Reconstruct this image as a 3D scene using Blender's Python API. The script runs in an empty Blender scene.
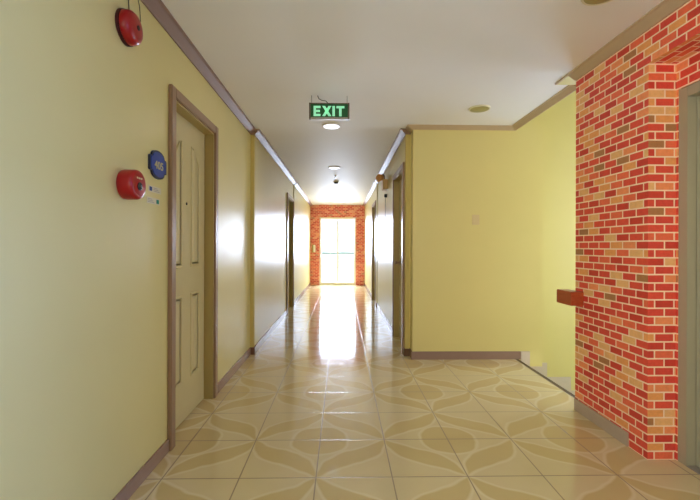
import bpy, bmesh, math, random
from mathutils import Vector, Matrix
random.seed(7)
scene = bpy.context.scene
COL = scene.collection
PI = math.pi

# ---------------------------------------------------------------- camera, world, lights, exposure
EYE = 1.211
cam_data = bpy.data.cameras.new('camera')
cam = bpy.data.objects.new('camera', cam_data)
COL.objects.link(cam)
cam_data.sensor_width = 36.0
cam_data.lens = 391.5 / 700 * 36.0
cam_data.shift_y = -(250 - 246.4) / 700
cam_data.clip_start = 0.02
cam.matrix_world = (Matrix.Translation((0, 0, EYE)) @ Matrix.Rotation(-0.0205, 4, 'Z')
                    @ Matrix.Rotation(PI / 2, 4, 'X') @ Matrix.Rotation(0.0033, 4, 'Z'))
scene.camera = cam

world = bpy.data.worlds.new('daylight')
scene.world = world
world.use_nodes = True
bg = world.node_tree.nodes['Background']
bg.inputs[0].default_value = (0.86, 0.93, 1.0, 1)
bg.inputs[1].default_value = 1.5

def area(name, loc, aim, sx, sy, power, color, spread=PI):
    d = bpy.data.lights.new(name, 'AREA')
    d.shape = 'RECTANGLE'; d.size = sx; d.size_y = sy
    d.energy = power; d.color = color; d.spread = spread
    o = bpy.data.objects.new(name, d); COL.objects.link(o)
    o.location = loc
    o.rotation_euler = (Vector(aim) - Vector(loc)).to_track_quat('-Z', 'Y').to_euler()
    return o

# daylight outside the glass door at the end of the corridor
area('daylight_corridor_end', (-0.13, 13.3, 2.0), (-0.13, 9.5, 0.3), 1.5, 2.6, 800, (0.68, 0.76, 1.0))
sun_data = bpy.data.lights.new('sun', 'SUN'); sun_data.energy = 5.0; sun_data.angle = math.radians(1.0)
sun = bpy.data.objects.new('sun', sun_data); COL.objects.link(sun)
sun.rotation_euler = Vector((-0.1, 0.35, -1.0)).to_track_quat('-Z', 'Y').to_euler()
# daylight through stair windows, both out of sight and assumed
area('daylight_stairs', (4.75, 3.65, 1.4), (2.0, 3.8, 1.2), 1.3, 1.9, 92, (0.69, 0.71, 1.0))
area('daylight_landing', (3.6, 4.95, 0.75), (3.2, 2.0, 0.9), 1.4, 1.9, 100, (0.36, 0.62, 1.0))
# added fill light through made-up lobby windows outside the view
area('fill_lobby_side', (2.75, -0.62, 1.75), (-1.0, 0.6, 1.2), 0.5, 1.1, 230, (0.14, 0.31, 1.0))
area('fill_lobby_rear', (-0.72, -3.5, 1.5), (1.7, 3.2, 1.4), 0.8, 1.6, 17, (1.0, 0.88, 0.70), math.radians(60))
area('fill_lobby_left', (-1.55, 0.05, 1.45), (1.7, 1.2, 1.5), 1.5, 1.6, 56, (0.74, 0.84, 1.0))

scene.view_settings.view_transform = 'Standard'
scene.view_settings.look = 'None'
scene.view_settings.gamma = 1.0
scene.view_settings.use_curve_mapping = False
scene.view_settings.exposure = 0.0
try:
    scene.cycles.max_bounces = 10
    scene.cycles.diffuse_bounces = 6
    scene.cycles.glossy_bounces = 5
    scene.cycles.transparent_max_bounces = 12
    scene.cycles.sample_clamp_indirect = 6
    scene.cycles.caustics_reflective = True
    scene.cycles.caustics_refractive = False
    scene.cycles.use_denoising = True
except Exception:
    pass

# ---------------------------------------------------------------- node helpers
def lin(r, g, b):
    def c(v):
        v /= 255
        return v / 12.92 if v <= 0.04045 else ((v + 0.055) / 1.055) ** 2.4
    return (c(r), c(g), c(b), 1)

class E:
    """a value in a node tree that takes arithmetic"""
    def __init__(self, nt, s): self.nt, self.s = nt, s
    def _m(self, op, a, b=None, c=None):
        n = self.nt.nodes.new('ShaderNodeMath'); n.operation = op
        for i, v in enumerate((a, b, c)):
            if v is None: continue
            if isinstance(v, E): self.nt.links.new(v.s, n.inputs[i])
            else: n.inputs[i].default_value = v
        return E(self.nt, n.outputs[0])
    def __add__(self, o): return self._m('ADD', self, o)
    def __sub__(self, o): return self._m('SUBTRACT', self, o)
    def __mul__(self, o): return self._m('MULTIPLY', self, o)
    def __truediv__(self, o): return self._m('DIVIDE', self, o)
    def abs(self): return self._m('ABSOLUTE', self)
    def mod(self, o): return self._m('FLOORED_MODULO', self, o)
    def sqrt(self): return self._m('SQRT', self)
    def sin(self): return self._m('SINE', self)
    def min(self, o): return self._m('MINIMUM', self, o)
    def max(self, o): return self._m('MAXIMUM', self, o)
    def below(self, o, soft):
        """1 where self < o, with a soft edge"""
        d = (self - o) * (-1.0 / soft) + 0.5
        n = self.nt.nodes.new('ShaderNodeClamp')
        self.nt.links.new(d.s, n.inputs[0])
        return E(self.nt, n.outputs[0])

def new_mat(name):
    m = bpy.data.materials.new(name); m.use_nodes = True
    nt = m.node_tree
    return m, nt, nt.nodes['Principled BSDF']

def mixcol(nt, fac, a, b):
    n = nt.nodes.new('ShaderNodeMix'); n.data_type = 'RGBA'
    if isinstance(fac, E): nt.links.new(fac.s, n.inputs['Factor'])
    else: n.inputs['Factor'].default_value = fac
    for sock, v in ((n.inputs[6], a), (n.inputs[7], b)):
        if isinstance(v, (tuple, list)): sock.default_value = v
        else: nt.links.new(v, sock)
    return n.outputs[2]

def objcoord(nt):
    t = nt.nodes.new('ShaderNodeTexCoord')
    s = nt.nodes.new('ShaderNodeSeparateXYZ')
    nt.links.new(t.outputs['Object'], s.inputs[0])
    return t.outputs['Object'], E(nt, s.outputs[0]), E(nt, s.outputs[1]), E(nt, s.outputs[2])

def noise(nt, vec, scale, detail=3, rough=0.5):
    n = nt.nodes.new('ShaderNodeTexNoise')
    n.inputs['Scale'].default_value = scale; n.inputs['Detail'].default_value = detail
    n.inputs['Roughness'].default_value = rough
    nt.links.new(vec, n.inputs['Vector'])
    return E(nt, n.outputs['Fac'])

def bump(nt, p, h, strength, dist):
    b = nt.nodes.new('ShaderNodeBump')
    b.inputs['Strength'].default_value = strength; b.inputs['Distance'].default_value = dist
    nt.links.new(h.s, b.inputs['Height']); nt.links.new(b.outputs[0], p.inputs['Normal'])

def paint(name, rgb, rough=0.5, spec=0.5, var=0.05, scale=6, bumpy=0.0, bscale=60, metal=0.0):
    m, nt, p = new_mat(name)
    vec, x, y, z = objcoord(nt)
    c = lin(*rgb)
    dark = tuple(v * (1 - var) for v in c[:3]) + (1,)
    light = tuple(min(1, v * (1 + var)) for v in c[:3]) + (1,)
    nt.links.new(mixcol(nt, noise(nt, vec, scale), dark, light), p.inputs['Base Color'])
    p.inputs['Roughness'].default_value = rough
    p.inputs['Specular IOR Level'].default_value = spec
    p.inputs['Metallic'].default_value = metal
    if bumpy: bump(nt, p, noise(nt, vec, bscale, 2), bumpy, 0.002)
    return m

M = {}
M['yellow'] = paint('yellow_wall_paint', (212, 199, 132), 0.34, 0.55, 0.03, 3, 0.12, 18)
M['ceiling'] = paint('ceiling_paint', (234, 231, 228), 0.6, 0.3, 0.02, 3)
M['patch'] = paint('cream_paint', (222, 214, 184), 0.6, 0.3, 0.03, 8)
M['trim'] = paint('mauve_brown_trim', (140, 114, 100), 0.5, 0.35, 0.07, 14)
M['trimtan'] = paint('tan_trim', (186, 162, 130), 0.5, 0.35, 0.06, 14)
M['edge'] = paint('dark_stair_edge', (112, 96, 66), 0.8, 0.1, 0.06, 14)
M['foot'] = paint('dark_brown_foot', (104, 72, 50), 0.4, 0.4, 0.06, 14)
M['ochre'] = paint('deep_ochre_strip', (204, 184, 110), 0.5, 0.3, 0.03, 6)  # deeper ochre than the wall, for the faces at the wall steps
M['casing'] = paint('brown_casing', (146, 116, 88), 0.30, 0.5, 0.06, 14)
M['skirting'] = paint('taupe_tile', (204, 188, 174), 0.25, 0.5, 0.06, 20)
M['door'] = paint('olive_door_paint', (196, 182, 130), 0.42, 0.45, 0.04, 8)
M['jamb'] = paint('olive_jamb_paint', (172, 152, 94), 0.40, 0.45, 0.04, 8)
M['red'] = paint('red_enamel', (158, 8, 14), 0.28, 0.5, 0.05, 30)
M['darkred'] = paint('dark_backplate', (70, 12, 12), 0.5, 0.4, 0.05, 30)
M['white'] = paint('white_plastic', (232, 230, 222), 0.4, 0.5, 0.02, 30)
M['cream'] = paint('cream_plastic', (206, 186, 140), 0.4, 0.5, 0.03, 30)
M['paper'] = paint('sticker_paper', (212, 204, 172), 0.5, 0.4, 0.02, 30)
M['skirtdark'] = paint('brown_skirting_tile', (152, 124, 106), 0.25, 0.5, 0.06, 20)
M['skirtmid'] = paint('taupe_skirting_tile', (178, 156, 134), 0.25, 0.5, 0.06, 20)
M['black'] = paint('black_plastic', (22, 22, 22), 0.4, 0.5, 0.05, 30)
M['cable'] = paint('grey_cable', (60, 58, 50), 0.5, 0.4, 0.05, 30)
M['alu'] = paint('aluminium', (160, 152, 144), 0.4, 0.5, 0.04, 40, metal=0.5)
M['exitframe'] = paint('brown_sign_frame', (104, 88, 74), 0.35, 0.5, 0.04, 40)
M['steel'] = paint('brushed_lift_door', (172, 164, 136), 0.42, 0.5, 0.05, 5, metal=0.25)
M['steelframe'] = paint('lift_frame', (166, 158, 130), 0.40, 0.5, 0.04, 5, metal=0.2)
M['blue'] = paint('blue_plaque', (24, 58, 140), 0.35, 0.5, 0.15, 30)
M['navy'] = paint('navy_plaque_rim', (26, 34, 60), 0.35, 0.5, 0.08, 30)
M['gilt'] = paint('pale_gilt', (176, 166, 116), 0.4, 0.5, 0.05, 30)
M['green'] = paint('green_mark', (26, 120, 96), 0.5, 0.4, 0.05, 30)
M['bluemark'] = paint('blue_mark', (30, 70, 130), 0.5, 0.4, 0.05, 30)
M['oliveglass'] = paint('unlit_lamp_glass', (158, 148, 92), 0.3, 0.5, 0.05, 30)
M['tan'] = paint('tan_lamp_housing', (216, 180, 116), 0.4, 0.5, 0.05, 30)
M['amber'] = paint('amber_lamp_head', (214, 156, 92), 0.35, 0.5, 0.05, 30)
M['bluebar'] = paint('blue_push_bar', (160, 200, 226), 0.4, 0.5, 0.05, 30)
M['concrete'] = paint('stair_tile', (196, 182, 150), 0.3, 0.5, 0.06, 8)
M['outside'] = paint('outdoor_paving', (200, 198, 190), 0.8, 0.3, 0.08, 2)
M['frame'] = paint('white_door_frame', (226, 222, 206), 0.4, 0.5, 0.02, 8)

def emit(name, rgb, strength):
    m, nt, p = new_mat(name)
    p.inputs['Base Color'].default_value = lin(*rgb)
    p.inputs['Emission Color'].default_value = lin(*rgb)
    p.inputs['Emission Strength'].default_value = strength
    return m
M['lit'] = emit('lit_lamp', (236, 240, 255), 2.2)
M['exitgreen'] = emit('exit_panel', (4, 66, 30), 0.5)
M['exitletter'] = emit('exit_letters', (150, 232, 190), 0.5)

def glass_mat():
    m = bpy.data.materials.new('pane_glass'); m.use_nodes = True
    nt = m.node_tree; nt.nodes.clear()
    out = nt.nodes.new('ShaderNodeOutputMaterial')
    t = nt.nodes.new('ShaderNodeBsdfTransparent'); g = nt.nodes.new('ShaderNodeBsdfGlossy')
    t.inputs[0].default_value = (0.96, 0.98, 0.97, 1); g.inputs['Roughness'].default_value = 0.02
    x = nt.nodes.new('ShaderNodeMixShader')
    x.inputs[0].default_value = 0.05; nt.links.new(t.outputs[0], x.inputs[1])
    nt.links.new(g.outputs[0], x.inputs[2]); nt.links.new(x.outputs[0], out.inputs[0])
    return m
M['glass'] = glass_mat()

def wood_mat():
    m, nt, p = new_mat('varnished_wood')
    vec, x, y, z = objcoord(nt)
    mp = nt.nodes.new('ShaderNodeMapping'); mp.inputs['Scale'].default_value = (30, 4, 60)
    nt.links.new(vec, mp.inputs[0])
    n = noise(nt, mp.outputs[0], 1.2, 4, 0.6)
    nt.links.new(mixcol(nt, n, lin(128, 34, 16), lin(184, 86, 40)), p.inputs['Base Color'])
    p.inputs['Roughness'].default_value = 0.3
    return m
M['wood'] = wood_mat()

COURSE, BRICK = 0.0480, 0.112
STOPS = [(0.0, (206, 64, 48)), (0.16, (226, 80, 58)), (0.38, (236, 106, 70)), (0.50, (242, 142, 88)),
         (0.58, (218, 72, 56)), (0.78, (236, 176, 112)), (0.885, (236, 156, 88)), (0.955, (176, 118, 72))]
COOL_TINT = [(0.0, (190, 62, 54)), (0.16, (206, 80, 68)), (0.38, (214, 100, 82)), (0.50, (222, 122, 100)),
        (0.58, (200, 72, 62)), (0.78, (224, 150, 122)), (0.90, (222, 138, 104)), (0.96, (176, 112, 88))]  # end-wall brick tinted pinker, standing in for cooler light there
def brick_mat(name, axis, stops, mortar):
    m, nt, p = new_mat(name)
    vec, x, y, z = objcoord(nt)
    a = x if axis == 'y' else y
    cb = nt.nodes.new('ShaderNodeCombineXYZ')
    c = x if axis == 'z' else z
    nt.links.new((a + 20.0).s, cb.inputs[0]); nt.links.new((c + 4.80).s, cb.inputs[1])
    def bricks(c1, c2, cm, size=0.0045):
        b = nt.nodes.new('ShaderNodeTexBrick')
        b.offset = 0.5; b.offset_frequency = 2; b.squash = 1
        nt.links.new(cb.outputs[0], b.inputs['Vector'])
        b.inputs['Scale'].default_value = 1.0
        b.inputs['Mortar Size'].default_value = size
        b.inputs['Mortar Smooth'].default_value = 0.15
        b.inputs['Brick Width'].default_value = BRICK
        b.inputs['Row Height'].default_value = COURSE
        b.inputs['Color1'].default_value = c1; b.inputs['Color2'].default_value = c2
        b.inputs['Mortar'].default_value = cm
        return b
    b = bricks((0, 0, 0, 1), (1, 1, 1, 1), (0.5, 0.5, 0.5, 1))
    r = nt.nodes.new('ShaderNodeValToRGB'); r.color_ramp.interpolation = 'CONSTANT'
    el = r.color_ramp.elements
    el[0].position = 0.0; el[0].color = lin(*stops[0][1])
    el[1].position = stops[1][0]; el[1].color = lin(*stops[1][1])
    for pos, c in stops[2:]:
        e = el.new(pos); e.color = lin(*c)
    nt.links.new(b.outputs['Color'], r.inputs[0])
    n = noise(nt, vec, 45, 4, 0.65)
    soft = mixcol(nt, n, (0.62, 0.60, 0.58, 1), (1.35, 1.35, 1.35, 1))
    mul = nt.nodes.new('ShaderNodeMix'); mul.data_type = 'RGBA'; mul.blend_type = 'MULTIPLY'
    mul.inputs['Factor'].default_value = 0.55
    nt.links.new(r.outputs[0], mul.inputs[6]); nt.links.new(soft, mul.inputs[7])
    nt.links.new(mixcol(nt, E(nt, b.outputs['Fac']), mul.outputs[2], lin(*mortar)), p.inputs['Base Color'])
    p.inputs['Roughness'].default_value = 0.5
    p.inputs['Specular IOR Level'].default_value = 0.4
    inv = E(nt, b.outputs['Fac']) * -1.0 + 1.0
    bump(nt, p, inv + n * 0.15, 0.5, 0.003)
    return m
M['brickx'] = brick_mat('brick_cladding_side', 'x', STOPS, (248, 212, 174))
M['bricky'] = brick_mat('brick_cladding_front', 'y', STOPS, (248, 212, 174))
M['brickz'] = brick_mat('brick_cladding_soffit', 'z', STOPS, (248, 212, 174))
M['cooltintx'] = brick_mat('cool_tinted_brick_side', 'x', COOL_TINT, (240, 196, 176))
M['cooltinty'] = brick_mat('cool_tinted_brick_front', 'y', COOL_TINT, (240, 196, 176))

VX, RY, TILE = -0.132, 2.0522, 0.4
def floor_mat():
    m, nt, p = new_mat('patterned_floor_tile')
    vec, x, y, z = objcoord(nt)
    u = ((x - VX + 0.4).mod(0.8) - 0.4).abs() / 0.4
    v = ((y - (RY + TILE) + 0.4).mod(0.8) - 0.4).abs() / 0.4
    wob = (noise(nt, vec, 7, 1) - 0.5) * 0.10
    r1 = (u * u + v * v).sqrt() + wob                      # medallion round the tile corner
    d_oval = r1 - 0.43
    t = (u - v + 1.0) * 0.5
    w = (t * PI).sin() * 0.17 + 0.01
    d_petal = (u + v - 1.0 + (t * (2 * PI)).sin() * 0.10).abs() * 0.707 - w + wob
    d = d_oval.min(d_petal)
    inside = d.below(0.0, 0.05)
    line = (d - 0.015).abs().below(0.022, 0.03)
    cloud = noise(nt, vec, 4, 4, 0.6)
    base = mixcol(nt, cloud, lin(207, 189, 144), lin(216, 199, 156))
    ochre = mixcol(nt, cloud, lin(196, 173, 122), lin(207, 185, 134))
    c = mixcol(nt, inside, base, ochre)
    c = mixcol(nt, line * 0.6, c, lin(224, 212, 172))
    gx = ((x - VX + 0.2).mod(0.4) - 0.2).abs()
    gy = ((y - RY + 0.2).mod(0.4) - 0.2).abs()
    grout = gx.min(gy).below(0.0032, 0.0018)
    c = mixcol(nt, grout * 0.85, c, lin(112, 86, 54))
    nt.links.new(c, p.inputs['Base Color'])
    rough = noise(nt, vec, 9, 2) * 0.05 + 0.075 + grout * 0.3
    nt.links.new(rough.s, p.inputs['Roughness'])
    p.inputs['Specular IOR Level'].default_value = 0.62
    h = grout * -1.0 + noise(nt, vec, 5, 1) * 0.25
    bump(nt, p, h, 0.22, 0.0015)
    return m
M['floor'] = floor_mat()

# ---------------------------------------------------------------- mesh helpers
class MB:
    """collects shapes for one mesh"""
    def __init__(self): self.bm = bmesh.new()
    def box(self, x0, x1, y0, y1, z0, z1, bev=0.0, mi=0):
        b = bmesh.new()
        bmesh.ops.create_cube(b, size=1.0)
        bmesh.ops.scale(b, vec=(x1 - x0, y1 - y0, z1 - z0), verts=b.verts)
        bmesh.ops.translate(b, vec=((x0 + x1) / 2, (y0 + y1) / 2, (z0 + z1) / 2), verts=b.verts)
        if bev: bmesh.ops.bevel(b, geom=list(b.edges), offset=bev, segments=2, affect='EDGES')
        return self.merge(b, mi)
    def merge(self, b, mi=0):
        for f in b.faces: f.material_index = mi
        me = bpy.data.meshes.new('tmp'); b.to_mesh(me); b.free()
        self.bm.from_mesh(me); bpy.data.meshes.remove(me)
        return self
    def lathe(self, prof, centre, axis, seg=48):
        """prof: list of (radius, height along axis)"""
        ax = Vector(axis).normalized()
        q = Vector((0, 0, 1)).rotation_difference(ax)
        b = bmesh.new(); rings = []
        for r, h in prof:
            if r < 1e-6: rings.append([b.verts.new(q @ Vector((0, 0, h)) + Vector(centre))])
            else: rings.append([b.verts.new(q @ Vector((r * math.cos(2 * PI * k / seg), r * math.sin(2 * PI * k / seg), h)) + Vector(centre)) for k in range(seg)])
        for A, B in zip(rings, rings[1:]):
            for k in range(seg):
                k2 = (k + 1) % seg
                f = [A[k % len(A)], A[k2 % len(A)], B[k2 % len(B)], B[k % len(B)]]
                g = []
                for vv in f:
                    if vv not in g: g.append(vv)
                if len(g) > 2: b.faces.new(g)
        for ring in (rings[0], rings[-1]):
            if len(ring) > 2: b.faces.new(ring)
        bmesh.ops.recalc_face_normals(b, faces=b.faces)
        return self.merge(b)
    def tube(self, pts, r, seg=8):
        pts = [Vector(p) for p in pts]
        b = bmesh.new(); rings = []
        for i, p in enumerate(pts):
            d = (pts[min(i + 1, len(pts) - 1)] - pts[max(i - 1, 0)]).normalized()
            q = Vector((0, 0, 1)).rotation_difference(d)
            rings.append([b.verts.new(p + q @ Vector((r * math.cos(2 * PI * k / seg), r * math.sin(2 * PI * k / seg), 0))) for k in range(seg)])
        for A, B in zip(rings, rings[1:]):
            for k in range(seg): b.faces.new((A[k], A[(k + 1) % seg], B[(k + 1) % seg], B[k]))
        b.faces.new(rings[0]); b.faces.new(rings[-1])
        bmesh.ops.recalc_face_normals(b, faces=b.faces)
        return self.merge(b)
    def prism(self, poly, frame, depth):
        """poly: 2-D outline; frame: (origin, u, v, n); extruded along n"""
        o, u, v, n = [Vector(a) for a in frame]
        b = bmesh.new()
        lo = [b.verts.new(o + u * p[0] + v * p[1]) for p in poly]
        hi = [b.verts.new(o + u * p[0] + v * p[1] + n * depth) for p in poly]
        b.faces.new(lo); b.faces.new(hi)
        for k in range(len(poly)):
            j = (k + 1) % len(poly); b.faces.new((lo[k], lo[j], hi[j], hi[k]))
        bmesh.ops.recalc_face_normals(b, faces=b.faces)
        return self.merge(b)
    def loft(self, loops, cap=True):
        b = bmesh.new()
        R = [[b.verts.new(Vector(p)) for p in L] for L in loops]
        for A, B in zip(R, R[1:]):
            n = len(A)
            for k in range(n): b.faces.new((A[k], A[(k + 1) % n], B[(k + 1) % n], B[k]))
        if cap: b.faces.new(R[0]); b.faces.new(R[-1])
        bmesh.ops.recalc_face_normals(b, faces=b.faces)
        return self.merge(b)
    def build(self, name, mats, parent=None, smooth=False, origin=None):
        bm = self.bm
        if origin is not None: bmesh.ops.translate(bm, vec=-Vector(origin), verts=bm.verts)
        me = bpy.data.meshes.new(name); bm.to_mesh(me); bm.free()
        for mm in (mats if isinstance(mats, (list, tuple)) else [mats]): me.materials.append(mm)
        if smooth:
            for p in me.polygons: p.use_smooth = True
            me.set_sharp_from_angle(angle=math.radians(38))
        o = bpy.data.objects.new(name, me); COL.objects.link(o)
        if origin is not None: o.location = origin
        if parent is not None:
            o.parent = parent
            o.matrix_parent_inverse = Matrix.Translation(-Vector(parent_pos(parent)))
        return o

def parent_pos(o):
    p = Vector((0, 0, 0))
    while o is not None:
        if o.parent is None: return p + o.location
        p = p + o.location + o.matrix_parent_inverse.translation
        o = o.parent
    return p

def struct(o): o['kind'] = 'structure'; return o
def tag(o, label, cat, group=None):
    o['label'] = label; o['category'] = cat
    if group: o['group'] = group
    return o
def empty(name, loc):
    o = bpy.data.objects.new(name, None); o.empty_display_size = 0.05
    o.location = loc; COL.objects.link(o); return o

# ---------------------------------------------------------------- the shell
XL, XL2, YSL = -1.025, -0.985, 4.40        # left wall before and after its step
XR0, XR, YSR = 0.760, 0.705, 4.33          # right side: corner of the lobby wall, corridor wall, its step
YW = 4.19                                  # wall facing the lobby
XB, YB, YR = 1.745, 2.890, 2.197           # brick wall: face, its far end, the lift opening's far reveal
XD = 1.907                                 # back of the lift reveal
YE = 12.2                                  # end wall
ZC = 2.5
YN = -3.2                                  # behind the camera
SKT = 0.08
XS = 1.895                                 # floor edge at the stairs

MB().box(-1.3, XS, YN - .2, YE + .1, -0.2, 0).box(XS, 4.9, YN - .2, YB, -0.2, 0).build('floor', M['floor'])['kind'] = 'structure'
MB().box(-1.3, 1.87, YN - .2, YE + .1, ZC, ZC + .2).box(1.87, 4.9, YN - .2, 2.99, ZC, ZC + .2) \
    .box(1.87, 4.9, 2.9, 5.0, 3.7, 3.9).build('ceiling', M['ceiling'])['kind'] = 'structure'

# doors: (name, side, wall x, casing outer y0, y1)
ZD = 2.165
CW = 0.062
def wall_pieces(mb, x0, x1, y0, y1, doors):
    y = y0
    for a, b in doors:
        mb.box(x0, x1, y, a + CW, 0, ZC); mb.box(x0, x1, a + CW, b - CW, ZD - CW, ZC); y = b - CW
    mb.box(x0, x1, y, y1, 0, ZC)

DL1, DL2 = (2.325, 3.19), (6.97, 7.92)
DR1, DR2 = (4.40, 5.30), (8.06, 8.96)
mb = MB()
wall_pieces(mb, -1.30, XL, .80, YSL, [DL1])
mb.box(-1.30, XL, YN, -.7, 0, ZC).box(-1.30, XL, -.7, .8, 0, .6).box(-1.30, XL, -.7, .8, 2.3, ZC)  # opening for the added left window
wall_pieces(mb, -1.30, XL2, YSL, YE, [DL2])
mb.box(-1.30, XL2 + .014, 7.95, 8.12, 0, ZC)
struct(mb.build('wall_left', M['yellow']))
mb = MB()
wall_pieces(mb, XR, XR + .25, YSR, YE, [DR1, DR2])
mb.box(XR - .014, XR, 7.78, 7.98, 0, ZC)
struct(mb.build('wall_right', M['yellow']))
struct(MB().box(XR0, 2.17, YW, YSR, -1.2, 3.7).box(2.12, 2.9, 4.62, 4.75, -1.6, 3.7).box(4.3, 4.9, 4.62, 4.75, -1.6, 3.7).box(2.9, 4.3, 4.62, 4.75, -1.6, -.2).box(2.9, 4.3, 4.62, 4.75, 1.7, 3.7).box(2.04, 2.17, YSR, 4.62, -1.6, 3.7).build('wall_lobby', M['yellow']))
# brick wall with the lift reveal
YO0, YO1 = 0.93, YR
ZO = 2.262; ZL = 2.107
mb = MB()
mb.box(XB, XD, YR, YB, 0, ZC)
mb.box(XB, XD, YO0, YR, ZO, ZC)
mb.box(XB, XD, 0.25, YO0, 0, ZC)
mb.box(XD, XD + .25, YR - .012, YB, 0, ZC)
mb.box(XD, XD + .25, YO0, YR - .012, ZL, ZC)
mb.box(XD, XD + .25, 0.25, YO0 + .012, 0, ZC)
for f in mb.bm.faces:
    f.material_index = 1 if abs(f.normal.y) > 0.7 else (2 if abs(f.normal.z) > 0.7 else 0)
struct(mb.build('wall_brick', [M['brickx'], M['bricky'], M['brickz']]))
# lobby walls behind the camera, with openings for the added windows
struct(MB().box(XB, XB + .25, YN, -1.45, 0, ZC).box(XB, XB + .25, -0.05, 0.25, 0, ZC).box(XB, XB + .25, -1.45, -0.05, 0, .5)
       .box(XB, XB + .25, -1.45, -0.05, 2.1, ZC).build('wall_lobby_side', M['yellow']))
struct(MB().box(-1.3, -1.0, YN - .2, YN, 0, ZC).box(1.0, 2.0, YN - .2, YN, 0, ZC).box(-1.0, 1.0, YN - .2, YN, 0, .6)
       .box(-1.0, 1.0, YN - .2, YN, 2.3, ZC).build('wall_rear', M['yellow']))
# stairwell walls
struct(MB().box(4.45, 4.65, 2.8, 4.75, -1.6, .45).box(4.45, 4.65, 2.8, 4.75, 2.35, 3.7).box(4.45, 4.65, 2.8, 3.0, .45, 2.35)
       .box(4.45, 4.65, 4.3, 4.75, .45, 2.35).build('wall_stair_side', M['yellow']))
struct(MB().box(XD + .25, 4.65, 2.75, YB, -1.6, 3.7).box(XB + .02, XD + .25, 2.80, YB, ZC + .2, 3.7).box(XS, XD + .25, 2.80, YB, -1.6, -.2).build('wall_stair_near', M['yellow']))
struct(MB().box(1.70, 1.87, 2.8, YSR, ZC + .2, 3.9).build('wall_stair_upper', M['yellow']))
struct(MB().box(XS - .1, XS, YB, YW, -1.6, -.2).build('wall_stair_lower', M['yellow']))

def window(name, box, axis):
    x0, x1, y0, y1, z0, z1 = box
    t = 0.05
    mb = MB()
    if axis == 'x':
        mb.box(x0, x1, y0, y0 + t, z0, z1).box(x0, x1, y1 - t, y1, z0, z1).box(x0, x1, y0 + t, y1 - t, z0, z0 + t).box(x0, x1, y0 + t, y1 - t, z1 - t, z1)
        mb.box(x0, x1, (y0 + y1 - t) / 2, (y0 + y1 + t) / 2, z0 + t, z1 - t)
        g = MB().box((x0 + x1) / 2 - .003, (x0 + x1) / 2 + .003, y0 + t, y1 - t, z0 + t, z1 - t)
    else:
        mb.box(x0, x0 + t, y0, y1, z0, z1).box(x1 - t, x1, y0, y1, z0, z1).box(x0 + t, x1 - t, y0, y1, z0, z0 + t).box(x0 + t, x1 - t, y0, y1, z1 - t, z1)
        mb.box((x0 + x1 - t) / 2, (x0 + x1 + t) / 2, y0, y1, z0 + t, z1 - t)
        g = MB().box(x0 + t, x1 - t, (y0 + y1) / 2 - .003, (y0 + y1) / 2 + .003, z0 + t, z1 - t)
    w = struct(mb.build(name, M['frame']))
    g.build('pane', M['glass'], w)
window('window_1', (4.5, 4.58, 3.0, 4.3, .45, 2.35), 'x')
window('window_4', (2.9, 4.3, 4.66, 4.72, -.2, 1.7), 'y')  # unseen landing window, assumed for the cool glow on the left wall
window('fill_window_5', (-1.2, -1.12, -.7, .8, .6, 2.3), 'x')  # added window out of view, put in to light the brick wall
window('fill_window_2', (XB + .1, XB + .18, -1.45, -.05, .5, 2.1), 'x')  # added window out of view, for blue light on the near left wall
window('fill_window_3', (-1.0, 1.0, YN - .14, YN - .06, .6, 2.3), 'y')  # added rear window, for fill on the lobby wall and brick

# end wall, brick clad, round the glass door
GX0, GX1, GZ = -0.700, 0.437, 2.115
mb = MB()
mb.box(-1.3, GX0, YE, YE + .12, 0, ZC).box(GX1, 1.0, YE, YE + .12, 0, ZC).box(GX0, GX1, YE, YE + .12, GZ, ZC)
for f in mb.bm.faces: f.material_index = 0 if abs(f.normal.y) > 0.7 else 1
struct(mb.build('wall_end', [M['cooltinty'], M['cooltintx']]))
struct(MB().box(-6, 6, YE + .1, 26, -0.2, -0.05).build('terrace_paving', M['outside']))

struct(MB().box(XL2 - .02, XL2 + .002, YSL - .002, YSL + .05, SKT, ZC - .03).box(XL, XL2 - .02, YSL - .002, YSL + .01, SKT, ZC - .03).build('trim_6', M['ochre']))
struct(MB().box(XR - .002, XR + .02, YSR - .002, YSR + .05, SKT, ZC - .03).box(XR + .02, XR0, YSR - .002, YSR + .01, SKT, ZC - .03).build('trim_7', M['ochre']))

struct(MB().box(XL + .001, XL2 + .016, YSL - .014, YSL + .055, 0, SKT).build('trim_8', M['foot']))
struct(MB().box(XR - .016, XR0 - .001, YSR - .014, YSR + .055, 0, SKT).build('trim_9', M['foot']))

# ---------------------------------------------------------------- cornices and skirtings
CP = [(0, ZC - .046), (.010, ZC - .046), (.016, ZC - .040), (.058, ZC - .012), (.072, ZC - .008), (.072, ZC), (0, ZC)]
def cornice_y(mb, xw, s, y0, y1, mitre0=0.0, mitre1=0.0):
    """cornice running along y on a wall at xw whose room side is +x when s=1"""
    lo = [(xw + s * o, y0 - mitre0 * o, z) for o, z in CP]
    hi = [(xw + s * o, y1 + mitre1 * o, z) for o, z in CP]
    mb.loft([lo, hi])
def cornice_x(mb, yw, x0, x1, mitre0=0.0, mitre1=0.0):
    lo = [(x0 - mitre0 * o, yw - o, z) for o, z in CP]
    hi = [(x1 + mitre1 * o, yw - o, z) for o, z in CP]
    mb.loft([lo, hi])
mb = MB(); cornice_y(mb, XL, 1, YN, YSL, 0, -1); cornice_x(mb, YSL, XL, XL2, -1, 1)
cornice_y(mb, XL2, 1, YSL, 7.95, 1, 0); cornice_y(mb, XL2 + .014, 1, 7.95, 8.12); cornice_y(mb, XL2, 1, 8.12, YE)
struct(mb.build('trim_1', M['trim']))
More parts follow.
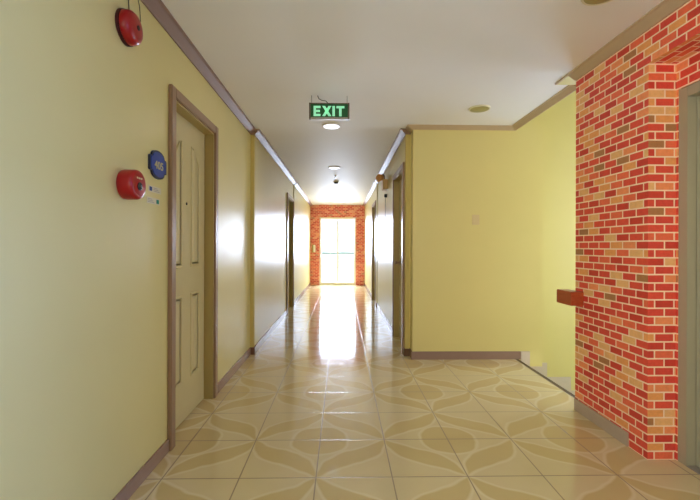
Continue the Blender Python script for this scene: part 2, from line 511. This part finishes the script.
mb = MB(); cornice_y(mb, XR, -1, YSR, 7.78, 1, 0); cornice_y(mb, XR - .014, -1, 7.78, 7.98); cornice_y(mb, XR, -1, 7.98, YE)
cornice_x(mb, YSR, XR, XR0, 1, -1)
struct(mb.build('trim_2', M['trim']))
CP0 = CP; CP = [(o, ZC - (ZC - z) * .72) for o, z in CP0]
mb = MB(); cornice_y(mb, XR0, -1, YW, YSR, 1, -1)
cornice_x(mb, YW, XR0, 1.87, 1, -1)
cornice_y(mb, 1.87, -1, 3.05, YW, 0, -1)
struct(mb.build('trim_3', M['trimtan']))
CP = CP0
mb = MB(); cornice_y(mb, XB, -1, 0.25, YB, 0, 0)
mb.box(XB - .072, XB - .060, YB, 3.05, ZC - .012, ZC)
struct(mb.build('trim_5', M['trimtan']))
struct(MB().box(XB - .060, 2.0, YB, 3.05, ZC - .011, ZC).build('ceiling_edge', M['yellow']))

SK = 0.085
def skirt_y(mb, xw, s, y0, y1, t=.012, h=None): mb.box(min(xw, xw + s * t), max(xw, xw + s * t), y0, y1, 0, h or SK, .002)
mb = MB(); skirt_y(mb, XL, 1, YN, DL1[0], h=.075); skirt_y(mb, XL, 1, DL1[1], YSL - .014, h=.08)
skirt_y(mb, XL2, 1, YSL + .055, DL2[0]); mb.box(XL2, XL2 + .026, 7.938, 8.13, 0, SK); skirt_y(mb, XL2, 1, 8.13, YE)
struct(mb.build('baseboard_left', M['skirtdark']))
mb = MB(); skirt_y(mb, XR, -1, DR1[1], 7.77); mb.box(XR - .026, XR, 7.768, 7.99, 0, SK); skirt_y(mb, XR, -1, DR2[1], YE)
skirt_y(mb, XR0, -1, YW, YSR - .014)
struct(mb.build('baseboard_right', M['skirtdark']))
struct(MB().box(XR0 - .012, 1.930, YW - .012, YW, 0, SK, .002).build('baseboard_lobby', M['trim']))
struct(MB().box(XB - .012, XB, 2.34, YB - .005, 0, SK, .002).build('baseboard_brick', M['skirtmid']))
# stepped skirting going down beside the stairs
mb = MB()
mb.box(1.934, 2.030, YW - .012, YW, -.25, SK, .002)
mb.box(2.030, 2.171, YW - .012, YW, -.40, -.080, .002)
mb.box(2.171, 2.446, 4.608, 4.62, -.42, -.167, .002)
mb.box(2.446, 2.734, 4.608, 4.62, -.60, -.337, .002)
mb.box(2.734, 2.89, 4.608, 4.62, -.75, -.50, .002)
struct(mb.build('baseboard_stairs', M['skirting']))
struct(MB().box(XS - .022, XS + .010, YB + .002, YW - .013, -.03, .002, .001).build('trim_4', M['edge']))

# stair flight
st = empty('staircase', (1.88, 3.55, -.2))
for k in range(7):
    x0 = 1.865 + .265 * k if k else XS + .002
    x1 = 1.865 + .265 * (k + 1)
    y1 = 4.174 if k == 0 else (4.6 if x0 > 2.17 else 4.174)
    MB().box(x0, x1, YB + .004, y1, -1.6, -.16 * (k + 1), .003).build('step', M['concrete'], st)
tag(st, 'tiled stair flight going down between the yellow lobby wall and the brick wall', 'stairs')

# ---------------------------------------------------------------- panelled doors
def panel(mb, xf, s, outline):
    """raised moulding and field on a door face; outline in (y, z), s = outward x sign"""
    cy = sum(p[0] for p in outline) / len(outline); cz = sum(p[1] for p in outline) / len(outline)
    hw = max(abs(p[0] - cy) for p in outline); hh = max(abs(p[1] - cz) for p in outline)
    def ins(d, h):
        return [(xf + s * h, cy + (p[0] - cy) * (1 - d / hw), cz + (p[1] - cz) * (1 - d / hh)) for p in outline]
    mb.loft([ins(0, -.002), ins(.005, .007), ins(.015, .007), ins(.022, .0), ins(.032, .0), ins(.050, .006)], True)

def door(name, side, xw, y0, y1, arch=True):
    """side=1: on the left wall facing +x; side=-1: on the right wall facing -x"""
    s = side
    mb = MB()
    f = xw + s * .024
    b = xw - s * .11
    def bx(xa, xb, *r, **k): mb.box(min(xa, xb), max(xa, xb), *r, **k)
    bx(xw, f, y0, y0 + CW, 0, ZD, bev=.004); bx(xw, f, y1 - CW, y1, 0, ZD, bev=.004)
    bx(xw, f - s * .001, y0 + CW, y1 - CW, ZD - CW, ZD, bev=.004)
    root = struct(mb.build(name, M['casing']))
    mb = MB()
    bx(b, xw + s * .008, y0 + CW - .001, y0 + CW + .012, 0, ZD - CW); bx(b, xw + s * .008, y1 - CW - .012, y1 - CW + .001, 0, ZD - CW)
    bx(b, xw + s * .008, y0 + CW + .012, y1 - CW - .012, ZD - CW - .012, ZD - CW + .001)
    mb.build('jamb', M['jamb'], root)
    ya, yb = y0 + CW + .014, y1 - CW - .014
    xf = xw - s * .062
    mb = MB()
    bx(xf, xf - s * .04, ya, yb, .008, ZD - CW - .014)
    W = yb - ya
    yc = (ya + yb) / 2
    for sg in (-1, 1):
        yi, yo = yc + sg * .075, yc + sg * (W / 2 - .115)
        lowz, topz, sh = 1.06, 1.925, 1.82
        out = [(yo, lowz), (yi, lowz), (yi, topz)]
        for k in range(1, 9):
            t = k / 8
            out.append((yi + (yo - yi) * t, topz - (topz - sh) * (t * t * (3 - 2 * t))))
        panel(mb, xf, s, out)
        panel(mb, xf, s, [(yo, .27), (yi, .27), (yi, .875), (yo, .875)])
    leaf = mb.build('door_leaf', M['door'], root)
    return root, leaf, xf, ya, yb

root, leaf, xf, ya, yb = door('door_1', 1, XL, *DL1)
MB().lathe([(0, -.002), (.010, -.002), (.010, .004), (.006, .006), (0, .005)], (xf, (ya + yb) / 2, 1.505), (1, 0, 0), 20).build('peephole', M['black'], leaf, True)
MB().lathe([(0, -.002), (.011, -.002), (.010, .004), (0, .005)], (xf, ya + .045, .955), (1, 0, 0), 20).build('keyhole', M['black'], leaf, True)
MB().lathe([(0, -.002), (.012, -.002), (.011, .003), (0, .004)], (xf, ya + .15, 1.0), (1, 0, 0), 20).build('lock_cover', M['jamb'], leaf, True)
def knob(leaf, xf, s, y, z):
    MB().lathe([(0, -.002), (.03, -.002), (.03, .006), (.012, .010), (.011, .035), (.022, .042), (.027, .055), (.022, .068), (0, .072)], (xf, y, z), (s, 0, 0), 28) \
        .build('door_knob', M['casing'], leaf, True)
root, leaf, xf, ya, yb = door('door_2', 1, XL2, *DL2); knob(leaf, xf, 1, ya + .06, .98)
root, leaf, xf, ya, yb = door('door_3', -1, XR, *DR1); knob(leaf, xf, -1, yb - .07, 1.0)
root, leaf, xf, ya, yb = door('door_4', -1, XR, *DR2); knob(leaf, xf, -1, yb - .07, 1.0)

# glass door at the corridor's end: frame, two leaves, push bars
mb = MB(); y0, y1 = YE + .03, YE + .09
mb.box(GX0, GX0 + .035, y0, y1, 0, GZ).box(GX1 - .035, GX1, y0, y1, 0, GZ).box(GX0 + .035, GX1 - .035, y0, y1, GZ - .035, GZ).box(GX0 + .035, GX1 - .035, y0, y1, -.06, .02)
gd = struct(mb.build('door_5', M['frame']))
xm = (GX0 + GX1) / 2
for a, b in ((GX0 + .037, xm - .002), (xm + .002, GX1 - .037)):
    mb = MB(); t = .022
    ya, yb = YE + .042, YE + .078
    mb.box(a, a + t, ya, yb, .022, GZ - .037).box(b - t, b, ya, yb, .022, GZ - .037).box(a + t, b - t, ya, yb, .022, .09).box(a + t, b - t, ya, yb, GZ - .065, GZ - .037)
    lf = mb.build('glass_leaf', M['frame'], gd)
    MB().box(a + t, b - t, YE + .057, YE + .063, .09, GZ - .065).build('pane', M['glass'], lf)
    MB().box(a + t - .001, b - t + .001, YE + .050, YE + .070, .975, 1.02, .003).build('push_bar', M['bluebar'], lf)

# ---------------------------------------------------------------- lift
lift = empty('lift_door', (XD + .04, 1.58, 0))
yf = YR - .012
mb = MB()
mb.box(XD + .002, XD + .062, yf - .058, yf, 0, ZL - .002, .002).box(XD + .002, XD + .062, YO0 + .012, YO0 + .07, 0, ZL - .002, .002)
mb.box(XD + .002, XD + .062, YO0 + .07, yf - .058, ZL - .06, ZL - .002, .002)
mb.build('frame', M['steelframe'], lift)
ym = (YO0 + YR) / 2
for a, b in ((YO0 + .072, ym - .002), (ym + .002, yf - .060)):
    MB().box(XD + .052, XD + .085, a, b, .006, ZL - .062, .002).build('door_panel', M['steel'], lift)
MB().box(XD + .002, XD + .10, YO0 + .07, yf - .058, 0, .005).build('sill', M['alu'], lift)
tag(lift, 'olive grey steel lift door set back in the red brick wall', 'lift door')

# handrail end
hr = MB().box(1.65, 1.748, 2.788, 2.978, .787, .888, .004).build('handrail_end', M['wood'], origin=(1.70, 2.88, .787))
tag(hr, 'brown varnished wooden handrail end sticking out past the edge of the brick wall', 'handrail')

# ---------------------------------------------------------------- left wall fittings
# alarm bell
bx, by, bz = XL, 1.862, 2.235
bell = empty('alarm_bell', (bx, by, bz))
MB().lathe([(0, 0), (.080, 0), (.080, .014), (0, .014)], (bx, by, bz), (1, 0, 0), 48).build('backplate', M['darkred'], bell, True)
MB().lathe([(.074, .014), (.077, .016), (.077, .030), (.073, .044), (.062, .055), (.042, .061), (.02, .063), (0, .0635)], (bx, by, bz), (1, 0, 0), 56).build('gong', M['red'], bell, True)
MB().lathe([(0, .062), (.011, .062), (.011, .067), (.006, .069), (0, .069)], (bx, by, bz), (1, 0, 0), 20).build('centre_bolt', M['black'], bell, True)
tag(bell, 'round red fire alarm bell high on the left wall near the ceiling', 'alarm bell')
cb = MB().tube([(bx + .006, by + .03, bz + .074), (bx + .008, by + .022, bz + .10), (bx + .006, by + .02, bz + .16), (bx + .006, by + .03, ZC - .046)], .0028)
cb.tube([(bx + .006, by + .045, bz + .066), (bx + .01, by + .09, bz + .07), (bx + .01, by + .125, bz + .10), (bx + .008, by + .12, bz + .17), (bx + .006, by + .10, ZC - .046)], .0022)
tag(cb.build('alarm_cable', M['cable'], None, True), 'thin dark cables running from the red alarm bell up to the cornice', 'cable')
# call point
cy_, cz_ = 1.862, 1.498
cp = empty('call_point', (XL, cy_, cz_))
MB().lathe([(0, 0), (.066, 0), (.0695, .004), (.0705, .015), (.0700, .056), (.067, .066), (.061, .071), (.055, .072), (0, .072)], (XL, cy_, cz_), (1, 0, 0), 56).build('housing', M['red'], cp, True)
MB().lathe([(0, .071), (.019, .071), (.019, .076), (.015, .077), (.013, .0735), (0, .0735)], (XL, cy_, cz_ - .008), (1, 0, 0), 32).build('push_ring', M['black'], cp, True)
MB().lathe([(0, .073), (.010, .073), (.009, .080), (0, .081)], (XL, cy_, cz_ - .008), (1, 0, 0), 24).build('button', M['cable'], cp, True)
mb = MB()
for k in range(3): mb.box(XL + .0715, XL + .073, cy_ - .024 + .018 * k, cy_ - .012 + .018 * k, cz_ + .026, cz_ + .034)
mb.build('marking', M['cream'], cp)
tag(cp, 'round red fire alarm call point with a dark push button, beside the blue plaque', 'fire alarm')
# number plaque
py, pz = 2.185, 1.657
def plaque(sc):
    top = []
    for k in range(41):
        y = .078 - .156 * k / 40
        top.append((y, .046 + .036 * math.sqrt(max(0, 1 - (y / .078) ** 2))))
    top = [(.104, .036), (.098, .042), (.084, .043)] + top + [(-.084, .043), (-.098, .042), (-.104, .036)]
    pts = top + [(-y, -z) for y, z in top]
    return [(y * sc, z * sc) for y, z in pts]
pl = empty('number_plaque', (XL, py, pz))
fr = lambda h: ((XL + h, py, pz), (0, 1, 0), (0, 0, 1), (1, 0, 0))
MB().prism(plaque(.95), fr(0), .010).build('rim', M['navy'], pl)
MB().prism(plaque(.83), fr(.0095), .003).build('face', M['blue'], pl)
def text(name, body, size, loc, rot, mat, parent, depth=.0015, sx=1.0):
    cu = bpy.data.curves.new(name, 'FONT'); cu.body = body; cu.size = size
    cu.align_x = 'CENTER'; cu.align_y = 'CENTER'; cu.extrude = depth; cu.offset = size * .018
    tmp = bpy.data.objects.new('tmp_text', cu); COL.objects.link(tmp)
    bpy.context.view_layer.update()
    me = bpy.data.meshes.new_from_object(tmp.evaluated_get(bpy.context.evaluated_depsgraph_get()))
    bpy.data.objects.remove(tmp); bpy.data.curves.remove(cu)
    me.transform(Matrix.Translation(loc) @ rot @ Matrix.Diagonal((sx, 1, 1, 1)))
    me.materials.clear(); me.materials.append(mat)
    me.name = name
    o = bpy.data.objects.new(name, me); COL.objects.link(o); o.parent = parent
    o.matrix_parent_inverse = Matrix.Translation(-Vector(parent_pos(parent)))
    return o
ROTL = Matrix(((0, 0, 1, 0), (1, 0, 0, 0), (0, 1, 0, 0), (0, 0, 0, 1)))       # reads from the +x side
text('numerals', '405', .060, (XL + .0130, py, pz - .006), ROTL, M['gilt'], pl, .0012, 1.15)
tag(pl, 'blue shaped room plaque with the pale number 405, left of the panelled door', 'sign')
# stickers
for nm, y0, z0, dot, my, lab in (('upper', 2.09, 1.500, 'bluemark', .012, 'upper small white sticker with a blue mark below the blue plaque'),
                                 ('lower', 2.075, 1.437, 'green', .105, 'lower small white sticker with a green mark below the blue plaque')):
    s_ = MB().box(XL, XL + .0015, y0, y0 + .145, z0, z0 + .034, .0004).build('wall_sticker', M['paper'], origin=(XL, y0, z0))
    MB().box(XL + .0012, XL + .0022, y0 + my, y0 + my + .028, z0 + .006, z0 + .028).build('mark', M[dot], s_)
    mb = MB()
    for k in range(3):
        a = y0 + (.055 if my < .05 else .010)
        mb.box(XL + .0012, XL + .002, a, a + .07 - .012 * k, z0 + .007 + .008 * k, z0 + .010 + .008 * k)
    mb.build('print', M['alu'], s_)
    tag(s_, lab, 'sticker')

# ---------------------------------------------------------------- ceiling fittings
ex, ey, ez0, ez1, ew = -.112, 3.355, 2.295, 2.434, .172
sg = empty('exit_sign', (ex, ey, ez0))
for a in (ex - ew, ex + ew - .014):
    MB().box(a, a + .014, ey - .016, ey + .016, ez0, ez1 + .002, .002).build('end_cap', M['exitframe'], sg)
MB().box(ex - ew + .014, ex + ew - .014, ey - .015, ey + .015, ez0, ez0 + .018, .002).build('bottom_rail', M['alu'], sg)
MB().box(ex - ew + .014, ex + ew - .014, ey - .014, ey + .014, ez1 - .008, ez1, .002).build('top_rail', M['exitframe'], sg)
MB().box(ex - ew + .014, ex + ew - .014, ey - .009, ey + .009, ez0 + .018, ez1 - .008).build('panel', M['exitgreen'], sg)
L = MB(); zb, zt, fy = ez0 + .027, ez0 + .114, ey - .012
def bar(x0, x1, z0, z1): L.box(x0, x1, fy, ey - .0085, z0, z1)
def slant(x0, x1, w):  L.prism([(x0, zb), (x0 + w, zb), (x1 + w, zt), (x1, zt)], ((0, fy, 0), (1, 0, 0), (0, 0, 1), (0, 1, 0)), .0035)
q = lambda v: ex + (v - 292) * .00087
bar(q(138), q(160), zb, zt); bar(q(160), q(206), zb, zb + .019); bar(q(160), q(206), zt - .019, zt); bar(q(160), q(200), (zb + zt) / 2 - .0095, (zb + zt) / 2 + .0095)
slant(q(222), q(284), .025); slant(q(284), q(222), .025)
bar(q(322), q(347), zb, zt)
bar(q(362), q(440), zt - .019, zt); bar(q(388), q(413), zb, zt - .019)
L.build('lettering', M['exitletter'], sg)
for xx in (ex - ew + .02, ex + ew - .02):
    MB().tube([(xx, ey, ez1 - .002), (xx, ey, ZC)], .003).build('hanger', M['alu'], sg)
MB().tube([(ex - .10, ey, ZC), (ex - .092, ey, ZC - .025), (ex - .065, ey, ZC - .040), (ex - .03, ey, ZC - .045), (ex - .01, ey, ez1 - .002)], .0035).build('cable', M['cable'], sg, True)
tag(sg, 'hanging green EXIT sign with lit white letters below the corridor ceiling', 'exit sign')

def downlight(loc, lit, label, watts=0):
    x, y = loc
    o = empty('ceiling_light', (x, y, ZC))
    MB().lathe([(.084, 0), (.098, 0), (.098, .004), (.095, .009), (.087, .011), (.084, .009)], (x, y, ZC), (0, 0, -1), 48).build('rim', M['white' if lit else 'patch'], o, True)
    MB().lathe([(0, 0), (.085, 0), (.084, .009), (.05, .016 if lit else .013), (0, .018 if lit else .014)], (x, y, ZC), (0, 0, -1), 40).build('diffuser', M['lit' if lit else 'oliveglass'], o, True)
    if watts:
        d = bpy.data.lights.new('ceiling_light_glow', 'AREA'); d.shape = 'DISK'; d.size = .15; d.energy = watts; d.color = (1, .95, .86)
        g = bpy.data.objects.new('ceiling_light_glow', d); COL.objects.link(g); g.parent = o; g.location = (0, 0, -.022)
    tag(o, label, 'ceiling light', 'round ceiling lights')
downlight((-.117, 4.19), True, 'lit round ceiling light right below the EXIT sign in the picture', 1.5)
downlight((-.13, 6.40), True, 'lit round ceiling light deeper in the corridor, just before the sprinkler', 0)
downlight((-.14, 10.3), True, 'round ceiling light farthest down the corridor near the glass door', 0)
downlight((1.276, 3.62), False, 'unlit olive round ceiling light in front of the plain yellow lobby wall')
downlight((1.316, 1.955), False, 'unlit round ceiling light cut by the top edge, beside the brick wall')

sp = MB().lathe([(0, 0), (.030, 0), (.028, .005), (.010, .007), (.009, .030), (.004, .034), (.004, .046), (.024, .048), (.024, .051), (0, .051)], (-.125, 7.1, ZC), (0, 0, -1), 24) \
    .build('sprinkler', M['alu'], None, True, (-.125, 7.1, ZC))
tag(sp, 'small metal sprinkler head on the corridor ceiling between light and smoke detector', 'sprinkler')
sd = empty('smoke_detector', (-.12, 7.75, ZC))
MB().lathe([(0, 0), (.055, 0), (.055, .012), (.050, .016), (0, .016)], (-.12, 7.75, ZC), (0, 0, -1), 32).build('base', M['white'], sd, True)
MB().lathe([(.044, .016), (.046, .030), (.034, .045), (.015, .050), (0, .050)], (-.12, 7.75, ZC), (0, 0, -1), 32).build('sensor_head', M['cable'], sd, True)
tag(sd, 'small dark round smoke detector on the corridor ceiling behind the sprinkler', 'smoke detector')

# ---------------------------------------------------------------- right corridor wall: emergency lamp and pull switch
ly = 6.15
em = empty('emergency_light', (XR, ly, 2.10))
MB().box(XR - .075, XR, ly - .10, ly + .12, 2.10, 2.26, .008).build('battery_box', M['tan'], em)
for dy, dz in ((-.07, .0), (.10, .015)):
    c = (XR - .105, ly + dy, 2.285 + dz)
    h = MB().lathe([(0, -.05), (.03, -.047), (.044, -.025), (.052, .02), (.056, .035), (.050, .037), (0, .030)], c, (-.8, -.55, -.15), 28).build('lamp_head', M['amber'], em, True)
    MB().tube([(XR - .05, c[1], 2.25), (XR - .05, c[1], c[2] + .02), (XR - .075, c[1], c[2] + .055)], .011).build('swivel', M['cable'], h)
tag(em, 'tan twin headed emergency light high on the right corridor wall', 'emergency light')
ps = empty('pull_switch', (XR, 6.15, 1.98))
MB().lathe([(0, 0), (.028, 0), (.028, .03), (.022, .042), (0, .045)], (XR, 6.15, 2.01), (-1, 0, 0), 24).build('body', M['black'], ps, True)
MB().tube([(XR - .025, 6.15, 1.985), (XR - .025, 6.15, 1.66)], .003).build('cord', M['cable'], ps)
tag(ps, 'small black pull switch with a thin cord under the emergency light', 'switch')

# plate on the lobby wall
wp = MB().box(1.400, 1.478, YW - .009, YW, 1.448, 1.556, .003).build('wall_plate', M['cream'], origin=(1.439, YW, 1.448))
MB().box(1.418, 1.460, YW - .0115, YW - .008, 1.470, 1.534, .002).build('cover', M['cream'], wp)
tag(wp, 'small cream blank wall plate on the plain yellow lobby wall', 'wall plate')

# fitting on the brick of the end wall
ef = empty('wall_lamp', (-.87, YE, 1.06))
MB().box(-.93, -.82, YE - .02, YE, 1.02, 1.26, .004).build('backplate', M['jamb'], ef)
MB().lathe([(0, 0), (.028, .004), (.034, .03), (.034, .20), (.028, .225), (0, .23)], (-.855, YE - .055, 1.03), (0, 0, 1), 24).build('shade', M['white'], ef, True)
tag(ef, 'small white wall lamp on the brick strip left of the glass door', 'wall lamp')
